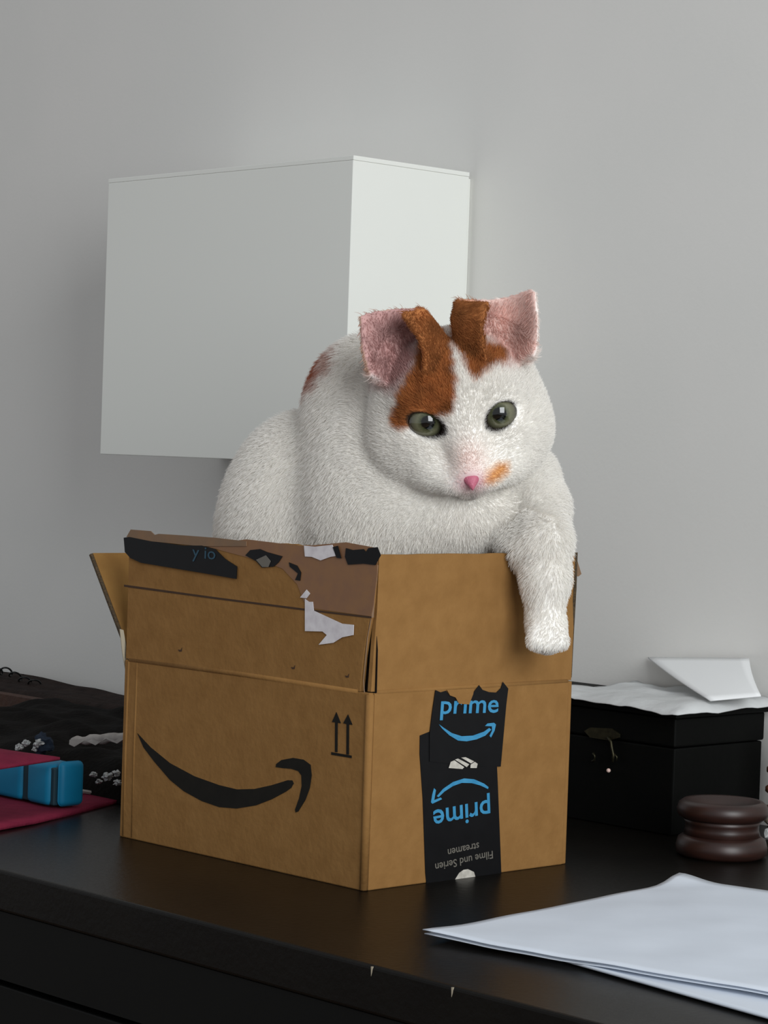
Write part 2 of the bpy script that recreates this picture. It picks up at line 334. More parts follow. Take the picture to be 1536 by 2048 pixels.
link_blue(c5((298, 980), (350, 920), (430, 865), (520, 836), (600, 843), (680, 878), (716, 906), (712, 922), (650, 893), (580, 874), (500, 872), (430, 897), (360, 942), (312, 988)), lower, 0.0006)
link_blue(c5((276, 915), (291, 930), (277, 1012), (330, 990), (340, 1004), (262, 1041), (251, 1030), (262, 965)), lower, 0.0006)
text_on('tape_print', 'prime', sc5(724, 952), sc5(264, 1040), sc5(732, 1160), pt(0.0006), 'blue', lower, 0.012)
text_on('tape_print', 'Filme und Serien', sc5(748, 1420), sc5(283, 1525), sc5(752, 1482), pt(0.0006), 'grey_print', lower, 0.008)
text_on('tape_print', 'streamen', sc5(637, 1352), sc5(385, 1408), sc5(640, 1402), pt(0.0006), 'grey_print', lower, 0.008)
for q in (((395, 752), (412, 702), (440, 690), (520, 745), (505, 760)), ((445, 684), (470, 676), (560, 722), (540, 745)), ((495, 668), (530, 664), (600, 698), (575, 715)), ((570, 752), (572, 725), (605, 702), (628, 718), (620, 752))):
    poly_t('tape_print', c5(*q), 'white_print', upper, 0.0010, 0.0002)
poly_t('tape_print', c5((438, 1666), (480, 1600), (515, 1575), (550, 1570), (598, 1592), (612, 1640), (560, 1645)), 'white_print', lower, 0.0006, 0.0002)

# ------------------------------------------------------------------ white cabinet on the wall
cz0, cz1, cn, ct0, ct1 = 0.2186, 0.4281, 0.2622, 0.3121, 0.5871
cab = thing('wall_cabinet', 'plain white box-shaped cabinet fixed to the wall behind the cat', 'cabinet', B(WALL_N, (ct0+ct1)/2, cz0))
link('body', bbox_box(cn, WALL_N-0.0055, ct0, ct1, cz0, cz1-0.0031, 0.0005), 'cab', cab)
link('lid', bbox_box(cn-0.0001, WALL_N-0.0055, ct0-0.0003, ct1+0.0001, cz1-0.0031, cz1, 0.0003), 'cab', cab)
link('back_plate', bbox_box(WALL_N-0.0055, WALL_N-0.0002, ct0+0.004, ct1-0.004, cz0+0.004, cz1-0.004), 'cab', cab)

# ------------------------------------------------------------------ black chest with papers on it
CHN = 0.285
k0 = on_n(1352, 1424, CHN); _, kt, kz = ntz(k0)
ch = thing('wooden_chest', 'small black wooden chest with a brass hook latch, behind the cardboard box', 'chest', B((CHN+WALL_N)/2, kt+0.11, 0))
link('body', bbox_box(CHN+0.001, WALL_N-0.008, kt+0.001, kt+0.22, 0, kz-0.0225, 0.001), 'chest', ch)
lid = link('lid', bbox_box(CHN, WALL_N-0.007, kt, kt+0.221, kz-0.022, kz-0.004, 0.0015, 3), 'chest', ch)
link('lid_top', bbox_box(CHN-0.003, WALL_N-0.005, kt-0.003, kt+0.224, kz-0.004, kz, 0.001, 3), 'chest', lid)
pn = lambda x, y, l: on_n(x, y, CHN-l)
latch = link('latch_plate', extrude_poly([pn(x, y, 0.0012) for x, y in ((1168, 1462), (1180, 1455), (1222, 1457), (1238, 1468), (1238, 1475), (1218, 1481), (1180, 1475))], N*0.0012), 'metal', ch)
link('hook', tube([pn(x, y, 0.0022) for x, y in ((1216, 1474), (1222, 1484), (1224, 1498), (1227, 1510), (1225, 1524))], 0.0009, 8), 'metal', latch, True)
link('hook_eye', tube([pn(x, y, 0.0018) for x, y in ((1186, 1506), (1190, 1512), (1189, 1520), (1184, 1523))], 0.0007, 8), 'metal', ch, True)
link('hook_eye', tube([pn(x, y, 0.0018) for x, y in ((1229, 1508), (1234, 1514), (1232, 1522))], 0.0006, 8), 'metal', ch, True)
bm = bmesh.new(); bmesh.ops.create_icosphere(bm, subdivisions=2, radius=0.0014, matrix=Matrix.Translation(pn(1217, 1541, 0.002)))
link('stud', mesh_bm(bm), 'bead', ch, True)

def crumple_sheet(name, corners, z_fn, m, nu=28, nv=18, th=0.0006, jit=0.0):
    a, b, c, d = corners
    def fn(u, v):
        p = (a.lerp(b, u)).lerp(d.lerp(c, u), v)
        return p+Z*z_fn(u, v, p)
    return link(name, grid_sheet(fn, nu, nv, th), m, smooth=True)
# loose greyish paper over the chest lid
e0 = on_n(1146, 1392, CHN-0.006); e1 = on_n(1400, 1424, CHN-0.004)
_, ta, _ = ntz(e0); _, tb, _ = ntz(e1)
def zf(u, v, p):
    e = max(0.0, (0.16-v)/0.16, (u-0.94)/0.06)
    return 0.0030+0.0030*abs(noise.noise(Vector((u*5, v*4, 1.3))))+0.0016*math.sin(u*7+v*5)**2-0.0046*e**1.6*(0.55+0.45*u)
pa = crumple_sheet('paper_sheet', (B(CHN-0.0085, ta+0.03, kz), B(CHN-0.0085, kt-0.0085, kz), B(WALL_N-0.004, kt-0.0085, kz), B(WALL_N-0.004, ta+0.03, kz)), zf, 'paper_grey')
tag(pa, 'rumpled greyish paper lying on top of the black chest', 'paper')
# folded white card leaning against the wall on the chest
ca0 = on_n(1421, 1400, 0.312); ca1 = on_n(1522, 1391, 0.335); 
ct_a = on_n(1296, 1314, WALL_N-0.003); ct_b = on_n(1498, 1316, WALL_N-0.003)
cs = link('folded_card', grid_sheet(lambda u, v: ca0.lerp(ca1, u).lerp(ct_a.lerp(ct_b, u), v)+N*(-0.002*math.sin(v*math.pi)), 10, 10, 0.0008), 'stiff_card', smooth=True)
tag(cs, 'stiff white card leaning on the wall above the black chest', 'card')

# ------------------------------------------------------------------ turned wooden spool
sc = on_z(1442, 1712, 0.0); rr = 90/F_PX*sc.y*1.02
sp = thing('wooden_spool', 'dark red-brown turned wooden spool beside the black chest', 'spool', sc)
link('base', lathe([(rr*0.86, 0), (rr*0.98, 0.002), (rr*1.0, 0.006), (rr*0.95, 0.0105), (rr*0.84, 0.0125)], 48, sc), 'spool', sp, True)
link('waist', lathe([(rr*0.84, 0.0125), (rr*0.80, 0.016), (rr*0.80, 0.019), (rr*0.86, 0.0215)], 48, sc), 'spool', sp, True)
link('rim', lathe([(rr*0.86, 0.0215), (rr*0.97, 0.0235), (rr*1.0, 0.027), (rr*0.96, 0.0305), (rr*0.86, 0.0325), (rr*0.78, 0.0322), (rr*0.55, 0.0290), (0.001, 0.0280)], 48, sc), 'spool', sp, True)

# banded ornament at the end of the chest
oc = on_z(1566, 1672, 0.0)
orn = thing('banded_ornament', 'small cream and brown banded ornament standing next to the chest end', 'ornament', oc)
zz = 0.0
prof = [(0.012, 0.007, 'brown_glaze'), (0.0145, 0.006, 'cream'), (0.0165, 0.005, 'brown_glaze'), (0.0118, 0.008, 'cream'), (0.0145, 0.005, 'brown_glaze'), (0.0118, 0.007, 'cream'), (0.0140, 0.005, 'brown_glaze'), (0.0110, 0.011, 'cream'), (0.012, 0.006, 'brown_glaze'), (0.010, 0.006, 'cream')]
for r_, h_, m_ in [(a*0.82, b, c) for a, b, c in prof]:
    link('band', lathe([(r_*0.86, zz), (r_, zz+h_*0.25), (r_, zz+h_*0.75), (r_*0.86, zz+h_)], 24, oc), m_, orn, True); zz += h_
def crumple(name, c, r, m, seed, sx=1, sy=1, sz=1):
    bm = bmesh.new(); bmesh.ops.create_icosphere(bm, subdivisions=3, radius=1)
    for v in bm.verts:
        k = 0.75+0.5*noise.noise(v.co*1.6+Vector((seed, 0, 0)))+0.3*noise.noise(v.co*4.1+Vector((0, seed, 0)))
        v.co = Vector((v.co.x*sx, v.co.y*sy, v.co.z*sz))*k*r
    zmin = min(v.co.z for v in bm.verts)
    bmesh.ops.translate(bm, vec=Vector(c)-Vector((0, 0, zmin)), verts=bm.verts)
    return link(name, mesh_bm(bm), m)
gc = on_z(1549, 1702, 0.0)
tag(crumple('crumpled_wrapper', gc, 0.0075, 'foil', 4.2, sz=1.2), 'grey crumpled wrapper next to the wooden spool', 'wrapper')

# ------------------------------------------------------------------ loose papers at the front of the sideboard
g = [on_z(845, 1866, 0.004), on_z(1358, 1762, 0.004), on_z(1900, 1830, 0.004), on_z(1660, 2003, 0.006)]
def zt(u, v, p):
    z = 0.0012*math.sin(u*3.1)+0.0006*noise.noise(Vector((u*6, v*6, 2)))
    z += 0.0016*max(0, 1-((1-v)**2+(u)**2)*14)      # lifted left tip
    z += 0.0035*max(0, 1-((v-1)**2*60+(u-1)**2*60))  # curled far corner
    return z
A_, Bc, Cc, Dd = g
def top_sheet(u, v):
    # u along the near edge (A->D), v towards the far edge
    p = A_.lerp(Dd, u).lerp(Bc.lerp(Cc, u), v)
    z = 0.0010*math.sin(u*5.0)*v+0.0007*noise.noise(Vector((u*7, v*5, 2)))+0.0018*math.exp(-((u*u+v*v)*60))
    z += 0.0045*math.exp(-((u*9)**2+((1-v)*16)**2))
    return p+Z*z
top_paper = link('paper_sheet', grid_sheet(top_sheet, 44, 30, 0.0004), 'paper', smooth=True)
tag(top_paper, 'upper white paper sheet with a curled corner, near the front edge of the sideboard', 'paper')
second = link('paper_sheet', grid_sheet(lambda u, v: top_sheet(u*0.995+0.002, v*0.98+0.004)-Z*(0.0019-0.0004*u), 30, 12, 0.0004), 'paper', smooth=True)
tag(second, 'white paper sheet directly beneath the curled upper sheet', 'paper')
h0, h1 = on_z(1064, 1906, 0.0014), on_z(1640, 2066, 0.0014)
back_dir = (Bc-A_)
def low_sheet(u, v):
    p = h0.lerp(h1, u)+back_dir*0.40*v
    fold = math.exp(-(v*26)**2)
    return p+Z*(0.0003+0.0010*fold*(1-u*0.4)-0.0004*v)
low_paper = link('paper_sheet', grid_sheet(low_sheet, 30, 14, 0.0012), 'paper', smooth=True)
tag(low_paper, 'thick folded paper at the bottom of the loose papers, sticking out towards the front edge', 'paper')

# ------------------------------------------------------------------ clutter at the far end of the sideboard
# crimson felt sheet
f0 = [on_z(x, y, 0.003) for x, y in ((-160, 1672), (0, 1653), (70, 1640), (140, 1622), (200, 1607), (262, 1592))]
def felt(u, v):
    i = min(int(u*5), 4); f = u*5-i; p = f0[i].lerp(f0[i+1], f)
    return p+N*0.014*v+T*0.13*v+Z*(0.0006*math.sin(u*6)+0.0*v)
fe = link('felt_sheet', grid_sheet(felt, 30, 10, 0.0028), 'crimson', smooth=True)
tag(fe, 'crimson felt sheet lying flat under the teal case', 'felt')
# teal case: three rounded blocks with dark bands
def rounded_block(n0, n1, t0, t1, z0, z1, r): return bbox_box(n0, n1, t0, t1, z0, z1, r, 4)
tz0 = 0.0040
f_r = on_z(108, 1616, tz0); nr, tr, _ = ntz(f_r)
tc = thing('teal_case', 'teal plastic case with dark bands between its rounded blocks, on the crimson felt', 'case', B(nr+0.03, tr+0.05, tz0))
hz = 0.0255
kn = nr
tA = ntz(on_n(44, 1620, kn))[1]; tB = ntz(on_n(94, 1616, kn))[1]; tC = ntz(on_n(-8, 1625, kn))[1]
endn = ntz(on_t(155, 1600, tB))[0]
for a, b, dn in ((tA+0.003, tA+0.052, 0.0), (tB, tA-0.003, 0.0)):
    link('block', rounded_block(kn+dn, min(max(endn, kn+0.012), kn+0.03), a, b, tz0, tz0+hz, 0.0035), 'teal', tc, True)
link('block', rounded_block(kn+0.0045, min(max(endn, kn+0.012), kn+0.03), tB-0.0075, tB-0.0012, tz0, tz0+hz+0.002, 0.0035), 'teal', tc, True)
link('band', rounded_block(kn+0.0025, min(max(endn, kn+0.012), kn+0.03)-0.002, tA-0.0045, tA+0.0045, tz0+0.0005, tz0+hz-0.002, 0.001), 'teal_dark', tc)
link('band', rounded_block(kn+0.0025, min(max(endn, kn+0.012), kn+0.03)-0.002, tB-0.003, tB+0.003, tz0+0.0005, tz0+hz-0.002, 0.001), 'teal_dark', tc)
# crimson pouch lying on the case
ztop = tz0+hz+0.002
pA = on_z(120, 1516, ztop+0.004)
pB = on_z(-120, 1553, ztop+0.002); pC = on_z(-120, 1478, ztop+0.010)
def pouch(u, v):
    p = pA.lerp(pB.lerp(pC, v), u)
    return p+Z*(0.004*math.sin(v*math.pi)*math.sqrt(u+0.02))
po = link('felt_pouch', grid_sheet(pouch, 20, 12, 0.0014), 'crimson', smooth=True)
tag(po, 'crimson pointed felt pouch resting on top of the teal case', 'pouch')
# heap of dark cloth against the wall
def heap(name, n0, n1, t0, t1, hfn, m, amp, fr, seed, res=56):
    def fn(u, v):
        p = B(n0+(n1-n0)*u, t0+(t1-t0)*v, 0)
        e = min(u, 1-u, v, 1-v); ed = min(1, e/0.14); ed = math.sqrt(max(0, 1-(1-ed)**2))
        h = hfn(u, v)*ed
        h += ed*amp*(noise.noise(Vector((u*fr, v*fr*1.6, seed)))+0.5*noise.noise(Vector((u*fr*2.3, v*fr*3.1, seed+4))))
        return Vector((p.x, p.y, max(h, 0.0012)))
    bm = bmesh.new()
    top = [[bm.verts.new(fn(i/res, j/res)) for j in range(res+1)] for i in range(res+1)]
    for i in range(res):
        for j in range(res): bm.faces.new((top[i][j], top[i+1][j], top[i+1][j+1], top[i][j+1]))
    bd = [top[i][0] for i in range(res+1)]+[top[res][j] for j in range(1, res+1)]+[top[i][res] for i in range(res-1, -1, -1)]+[top[0][j] for j in range(res-1, 0, -1)]
    lowv = [bm.verts.new((v.co.x, v.co.y, 0.0002)) for v in bd]
    for i in range(len(bd)): bm.faces.new((bd[i], bd[(i+1) % len(bd)], lowv[(i+1) % len(bd)], lowv[i]))
    bm.faces.new(lowv)
    return link(name, mesh_bm(bm), m, smooth=True)
hb = heap('cloth_heap', 0.075, 0.272, 0.30, 0.66, lambda u, v: 0.023+0.006*u, 'cloth', 0.010, 4.0, 3.0)
tag(hb, 'heap of crumpled black cloth beyond the cardboard box', 'cloth')
zw = ntz(on_n(120, 1372, 0.33))[2]
hs = heap('plush_scarf', 0.285, 0.372, 0.28, 1.0, lambda u, v: zw-0.002+0.002*math.sin(v*9), 'brown_cloth', 0.003, 5.0, 9.0)
tag(hs, 'dark brown plush scarf piled along the wall behind the black cloth', 'scarf')
# brown wallet tucked into the heap
w0 = on_n(84, 1398, 0.2795); _, wt, wz = ntz(w0); wz0 = 0.0006
wl = thing('leather_wallet', 'brown leather wallet standing at the back of the black cloth heap', 'wallet', B(0.2815, wt+0.05, wz0))
link('cover', bbox_box(0.2768, 0.2788, wt, wt+0.10, wz0, wz, 0.001), 'leather', wl)
link('cover', bbox_box(0.2822, 0.2842, wt, wt+0.10, wz0, wz, 0.001), 'leather', wl)
link('pocket', bbox_box(0.2789, 0.2821, wt+0.002, wt+0.098, wz0, wz-0.003), 'leather', wl)
# curled wire on top
wp = []
for i in range(160):
    f = i/159; x = -60+f*140; y = 1345+f*22-14*math.exp(-((f-0.5)*5)**2)+ (9-4*f)*math.sin(f*46)
    wp.append(on_n(x+7*math.cos(f*46), y, 0.33+0.006*math.sin(f*46+1)))
wr = link('wire_coil', tube(wp, 0.0008, 6), 'wire', smooth=True)
tag(wr, 'thin black wire curling over the dark scarf by the wall', 'wire')
# grey paper roll
r0, r1 = on_n(146, 1482, 0.072), on_n(275, 1472, 0.072)
rl = thing('paper_roll', 'pale grey crumpled paper roll lying on the black cloth', 'paper', r0.lerp(r1, 0.5)-Z*0.003)
pts = [r0.lerp(r1, i/14)+Z*0.0006*math.sin(i*1.7) for i in range(15)]
link('roll', tube(pts, [0.0022+0.0009*min(1, i/5)+0.0003*math.sin(i*2.1) for i in range(15)], 12), 'roll', rl, True)
link('loose_edge', extrude_poly([r0.lerp(r1, f)-N*0.003-Z*(0.002+0.0018*math.sin(f*19)) for f in [i/12 for i in range(13)]]+[r0.lerp(r1, 1-f)-N*0.0028+Z*0.001 for f in [i/12 for i in range(13)]], N*0.0004), 'roll', rl)
# foil wrappers
rnd = random.Random(12)
for i, (x, y, n_, r_) in enumerate(((38, 1492, 0.072, 0.0030), (52, 1486, 0.072, 0.0026), (78, 1486, 0.072, 0.0032), (70, 1497, 0.072, 0.0022), (188, 1546, 0.070, 0.0026), (215, 1552, 0.070, 0.0034), (198, 1562, 0.070, 0.0021), (236, 1564, 0.070, 0.0028), (233, 1546, 0.070, 0.0024))):
    c = on_n(x, y, n_)
    tag(crumple('foil_scrap', c-Z*r_, r_, 'foil', i*3.7+1, sx=1.2, sz=0.9), 'crumpled silver foil scrap lying in the black cloth by the roll' if i > 3 else 'crumpled silver foil scrap behind the crimson pouch', 'foil', 'foil scraps by the paper roll' if i > 3 else 'foil scraps behind the pouch')
pc = on_z(176, 1584, 0.004)
pe = link('pencil_stub', tube([pc-CR*0.007+Z*0.001, pc, pc+CR*0.005-Z*0.001, pc+CR*0.0075-Z*0.0012], [0.0014, 0.0014, 0.0013, 0.0004], 6), 'roll')
tag(pe, 'short grey pencil stub lying on the crimson felt', 'pencil')
nv = crumple('cloth_pouch', on_n(86, 1500, 0.078)-Z*0.004, 0.008, 'navy', 8.8, sz=1.1)
tag(nv, 'crumpled navy cloth pouch behind the crimson felt pouch', 'pouch')

# ------------------------------------------------------------------ the cat
CM = 0.01
# head frame: origin between the eyes, x to the cat's image-right side, y out of the face, z to the crown (cm)
_a = math.radians(7.2); _p = math.radians(18)
hr = CR*math.cos(_a)+CU*math.sin(_a); hu0 = -CR*math.sin(_a)+CU*math.cos(_a); hf0 = -FWD
hf = hf0*math.cos(_p)-hu0*math.sin(_p); hu = hu0*math.cos(_p)+hf0*math.sin(_p)
HO = P(928, 847, 1.302)
def hw(x, y, z): return HO+hr*(x*CM)+hf*(y*CM)+hu*(z*CM)
HR = np.array([hr[:], hf[:], hu[:]], dtype=np.float32)
AX = np.array([CR[:], (-FWD)[:], CU[:]], dtype=np.float32)

G = 0.0016
lo3 = np.array([-0.135, 1.235, 0.004]); hi3 = np.array([0.140, 1.500, 0.325])
nx, ny, nz = [int(math.ceil((hi3[i]-lo3[i])/G))+1 for i in range(3)]
gx = (lo3[0]+G*np.arange(nx)).astype(np.float32); gy = (lo3[1]+G*np.arange(ny)).astype(np.float32); gz = (lo3[2]+G*np.arange(nz)).astype(np.float32)
X, Y, ZZ = np.meshgrid(gx, gy, gz, indexing='ij')
def smin(a, b, k):
    h = np.clip(0.5+0.5*(b-a)/k, 0, 1); return b*(1-h)+a*h-k*h*(1-h)
def smax(a, b, k): return -smin(-a, -b, k)
def ell(c, r, R=None):
    dx, dy, dz = X-c[0], Y-c[1], ZZ-c[2]
    if R is not None: dx, dy, dz = [R[i][0]*dx+R[i][1]*dy+R[i][2]*dz for i in range(3)]
    k0 = np.sqrt((dx/r[0])**2+(dy/r[1])**2+(dz/r[2])**2); k1 = np.sqrt((dx/r[0]**2)**2+(dy/r[1]**2)**2+(dz/r[2]**2)**2)+1e-6
    return k0*(k0-1.0)/k1
def cone(a, b, ra, rb):
    a = np.array(a); b = np.array(b); d = (b-a); L2 = float(d@d)
    t = np.clip(((X-a[0])*d[0]+(Y-a[1])*d[1]+(ZZ-a[2])*d[2])/L2, 0, 1)
    return np.sqrt((X-a[0]-t*d[0])**2+(Y-a[1]-t*d[1])**2+(ZZ-a[2]-t*d[2])**2)-(ra+(rb-ra)*t)
def hell(x, y, z, rx, ry, rz): return ell(hw(x, y, z), (rx*CM, ry*CM, rz*CM), HR)
BR = np.array([N[:], T[:], (0, 0, 1)], dtype=np.float32)
def bell(n, t, z, rn, rt, rz): return ell(B(n, t, z), (rn, rt, rz), BR)

# --- torso: rump at the far end of the box, chest and shoulders at the near end
S = ell(P(608, 1080, 1.42), (0.050, 0.052, 0.074))                        # rump
S = smin(S, ell(P(735, 835, 1.392), (0.036, 0.032, 0.046)), 0.012)       # withers behind the head
S = smin(S, ell(P(785, 1010, 1.375), (0.050, 0.046, 0.072)), 0.016)      # rib cage
S = smin(S, bell(0.080, 0.110, 0.07, 0.060, 0.080, 0.06), 0.03)          # belly in the box
S = smin(S, ell(P(900, 1010, 1.356), (0.040, 0.034, 0.034)), 0.016)      # chest under the chin
S = smin(S, ell(P(1020, 985, 1.362), (0.021, 0.024, 0.026)), 0.014)      # far shoulder
# --- head
Hd = hell(-0.1, -4.5, 0.35, 4.45, 4.2, 3.6)
Hd = smin(Hd, hell(-3.1, -3.4, -1.6, 2.1, 2.4, 2.2), 1.4*CM)
Hd = smin(Hd, hell(2.9, -3.4, -1.6, 2.0, 2.4, 2.2), 1.4*CM)
Hd = smin(Hd, hell(-1.8, -2.2, -2.8, 1.7, 1.9, 1.5), 1.2*CM)
Hd = smin(Hd, hell(1.8, -2.2, -2.8, 1.7, 1.9, 1.5), 1.2*CM)
Hd = smin(Hd, hell(0, -2.6, 1.5, 2.6, 2.0, 1.9), 1.2*CM)
for s in (-1, 1):
    Hd = smin(Hd, hell(s*2.05, -1.85, 0.95, 1.35, 1.25, 1.0), 0.7*CM)
    Hd = smin(Hd, hell(s*2.1, -1.75, -1.25, 1.5, 1.4, 1.2), 0.7*CM)
Hd = smin(Hd, cone(hw(0, -1.5, 0.9), hw(0, 0.35, -2.0), 1.30*CM, 0.90*CM), 1.0*CM)
Hd = smin(Hd, hell(0, 0.80, -2.55, 0.72, 0.58, 0.55), 0.4*CM)
for s in (-1, 1):
    Hd = smin(Hd, hell(s*0.74, 0.22, -3.10, 0.92, 0.74, 0.72), 0.8*CM)
    Hd = smin(Hd, hell(s*1.55, -0.75, -2.75, 1.15, 1.05, 1.0), 0.8*CM)
Hd = smin(Hd, hell(0, -0.45, -3.75, 0.85, 0.8, 0.62), 0.4*CM)
# eye openings: slanted almonds
EYES = []; LIDS = []
for s, cx, cz, wx, wz, sl in ((-1, -1.98, 0.02, 1.02, 0.63, 24), (1, 1.98, -0.02, 0.90, 0.66, 30)):
    an = math.radians(sl)*s
    ex = hr*math.cos(an)+hu*math.sin(an); ez = -hr*math.sin(an)+hu*math.cos(an)
    c = hw(cx, -0.55, cz)
    R = np.array([ex[:], hf[:], ez[:]], dtype=np.float32)
    Hd = smax(Hd, -ell(c, (wx*CM, 1.0*CM, wz*CM), R), 0.12*CM)
    EYES.append((s, hw(cx*0.985, -1.48, cz), ex, ez)); LIDS.append((np.array(c[:]), np.array(ex[:]), np.array(ez[:]), wx*CM, wz*CM))
S = smin(S, Hd, 0.005)
# --- hanging foreleg over the end flap, and the upper arm lying on the edge
arm = cone(P(1050, 955, 1.370), P(1074, 1015, 1.346), 0.018, 0.0150)
arm = smin(arm, cone(P(1074, 1015, 1.346), P(1092, 1085, 1.316), 0.0150, 0.0112), 0.008)
arm = smin(arm, cone(P(1092, 1085, 1.316), P(1091, 1160, 1.309), 0.0112, 0.0108), 0.008)
arm = smin(arm, cone(P(1091, 1160, 1.309), P(1090, 1235, 1.308), 0.0108, 0.0095), 0.008)
arm = smin(arm, ell(P(1094, 1265, 1.306), (0.0100, 0.0100, 0.0115)), 0.006)
for dx in (-25, -9, 9, 25):
    arm = smin(arm, cone(P(1094+dx*0.75, 1262, 1.300), P(1096+dx, 1290-abs(dx)*0.25, 1.2975), 0.0046, 0.0046), 0.0012)
arm = smin(arm, cone(P(1000, 1040, 1.345), P(1046, 1105, 1.322), 0.012, 0.0090), 0.010)
S = smin(S, arm, 0.007)

# --- ears: cupped shells swept through control points (image-left ear, image-right ear)
def bez(cp, nu=60, nv=40):
    """smooth patch through a 3 x 5 control net of points (rows base..tip, columns outer rim..folded inner rim)"""
    cp = np.array(cp, dtype=float)                         # 3,5,3
    def cr(pts, u):                                        # catmull-rom along axis 0
        k = len(pts)-1; x = u*k; i = np.minimum(x.astype(int), k-1); f = (x-i)[:, None]
        p0, p1, p2, p3 = pts[np.maximum(i-1, 0)], pts[i], pts[i+1], pts[np.minimum(i+2, k)]
        return 0.5*((2*p1)+(-p0+p2)*f+(2*p0-5*p1+4*p2-p3)*f*f+(-p0+3*p1-3*p2+p3)*f**3)
    u = np.linspace(0, 1, nu); v = np.linspace(0, 1, nv)
    rows = np.stack([cr(cp[j], u) for j in range(3)])      # 3,nu,3
    out = np.stack([cr(rows[:, i], v) for i in range(nu)]) # nu,nv,3
    return out
E0 = 1.306
def cpts(rows): return [[P(x, y, E0+d*0.8)[:] for x, y, d in r] for r in rows]
ear_l = bez(cpts([[(742, 752, .004), (782, 770, .024), (850, 775, .034), (905, 762, .014), (850, 757, -.004)],
                  [(726, 690, .004), (780, 690, .026), (858, 690, .032), (893, 690, .016), (846, 690, -.002)],
                  [(724, 634, .008), (752, 626, .018), (800, 621, .022), (846, 619, .016), (806, 628, .002)]]))
ear_r = bez(cpts([[(1068, 712, .004), (1030, 728, .022), (975, 738, .030), (930, 732, .012), (972, 718, -.004)],
                  [(1073, 648, .004), (1036, 648, .022), (965, 645, .030), (909, 650, .014), (962, 655, -.004)],
                  [(1068, 586, .008), (1056, 583, .014), (1000, 600, .022), (914, 602, .014), (976, 607, .000)]]))
ears = []
for arr in (ear_l, ear_r):
    pts = arr.reshape(-1, 3); lo_, hi_ = pts.min(0)-0.006, pts.max(0)+0.006
    i0 = np.maximum(((lo_-lo3)/G).astype(int), 0); i1 = ((hi_-lo3)/G).astype(int)+1
    sl = tuple(slice(i0[k], i1[k]+1) for k in range(3))
    q = np.stack([X[sl], Y[sl], ZZ[sl]], -1).reshape(-1, 3).astype(np.float32); pf = pts.astype(np.float32)
    d = np.empty(len(q), np.float32); p2 = (pf**2).sum(1)
    for a in range(0, len(q), 20000):
        qq = q[a:a+20000]; d2 = (qq**2).sum(1)[:, None]-2*qq@pf.T+p2[None]
        d[a:a+20000] = np.sqrt(np.maximum(d2.min(1), 0))
    d = d.reshape(X[sl].shape)-0.0016
    S[sl] = smin(S[sl], d, 0.0035)
    du = np.gradient(arr, axis=0); dv = np.gradient(arr, axis=1); nn = np.cross(du, dv); nn /= np.linalg.norm(nn, axis=-1, keepdims=True)+1e-12
    kd = KDTree(len(pts))
    for i, p in enumerate(pts): kd.insert(p, i)
    kd.balance(); ears.append((kd, pts, nn.reshape(-1, 3), arr.shape))

# keep the body inside the box where the walls are, and out of the flaps
wallz = HB+FL+0.002
nG = (X-O.x)*N.x+(Y-O.y)*N.y; tG = (X-O.x)*T.x+(Y-O.y)*T.y
inside = np.maximum(np.maximum(TH+0.0015-nG, nG-(W-TH-0.0015)), np.maximum(TH+0.0015-tG, tG-(L-TH-0.0015)))
outside_t = tG+0.0022                                        # the leg hangs in front of the end flap
low = ZZ < wallz
carve = np.where(tG > -0.0008+0.0*tG, inside, outside_t)
S = np.where(low, np.maximum(S, carve), S)
del nG, tG, inside, outside_t, carve, low

def surface_nets(Fv):
    s = Fv < 0
    a = [s[i:nx-1+i, j:ny-1+j, k:nz-1+k] for i in (0, 1) for j in (0, 1) for k in (0, 1)]
    cnt = np.zeros(a[0].shape, np.int8)
    for q in a: cnt += q
    act = (cnt > 0) & (cnt < 8)
    idx = np.argwhere(act); num = len(idx)
    vid = -np.ones(act.shape, np.int64); vid[act] = np.arange(num)
    acc = np.zeros((num, 3)); c = np.zeros(num)
    corners = [(i, j, k) for i in (0, 1) for j in (0, 1) for k in (0, 1)]
    for u in corners:
        for ax in range(3):
            if u[ax]: continue
            w = list(u); w[ax] = 1
            fa = Fv[idx[:, 0]+u[0], idx[:, 1]+u[1], idx[:, 2]+u[2]]; fb = Fv[idx[:, 0]+w[0], idx[:, 1]+w[1], idx[:, 2]+w[2]]
            m = (fa < 0) != (fb < 0); t = np.zeros(num); t[m] = fa[m]/(fa[m]-fb[m])
            p = np.tile(np.array(u, float), (num, 1)); p[:, ax] += t
            acc[m] += p[m]; c[m] += 1
    ver = (idx+acc/c[:, None])*G+lo3
    faces = []
    for ax in range(3):
        o1, o2 = (ax+1) % 3, (ax+2) % 3
        sl0 = [slice(1, -1)]*3; sl1 = [slice(1, -1)]*3
        sl0[ax] = slice(0, -1); sl1[ax] = slice(1, None)
        A, Bq = s[tuple(sl0)], s[tuple(sl1)]
        e = np.argwhere(A != Bq); base = e.copy(); base[:, o1] += 1; base[:, o2] += 1
        def cell(d1, d2):
            q = base.copy(); q[:, o1] -= d1; q[:, o2] -= d2
            return vid[q[:, 0], q[:, 1], q[:, 2]]
        f = np.stack([cell(1, 1), cell(0, 1), cell(0, 0), cell(1, 0)], 1)
        flip = ~A[e[:, 0], e[:, 1], e[:, 2]]
        f[flip] = f[flip][:, ::-1]
        faces.append(f)
    return ver, np.concatenate(faces)
V, Fq = surface_nets(S)
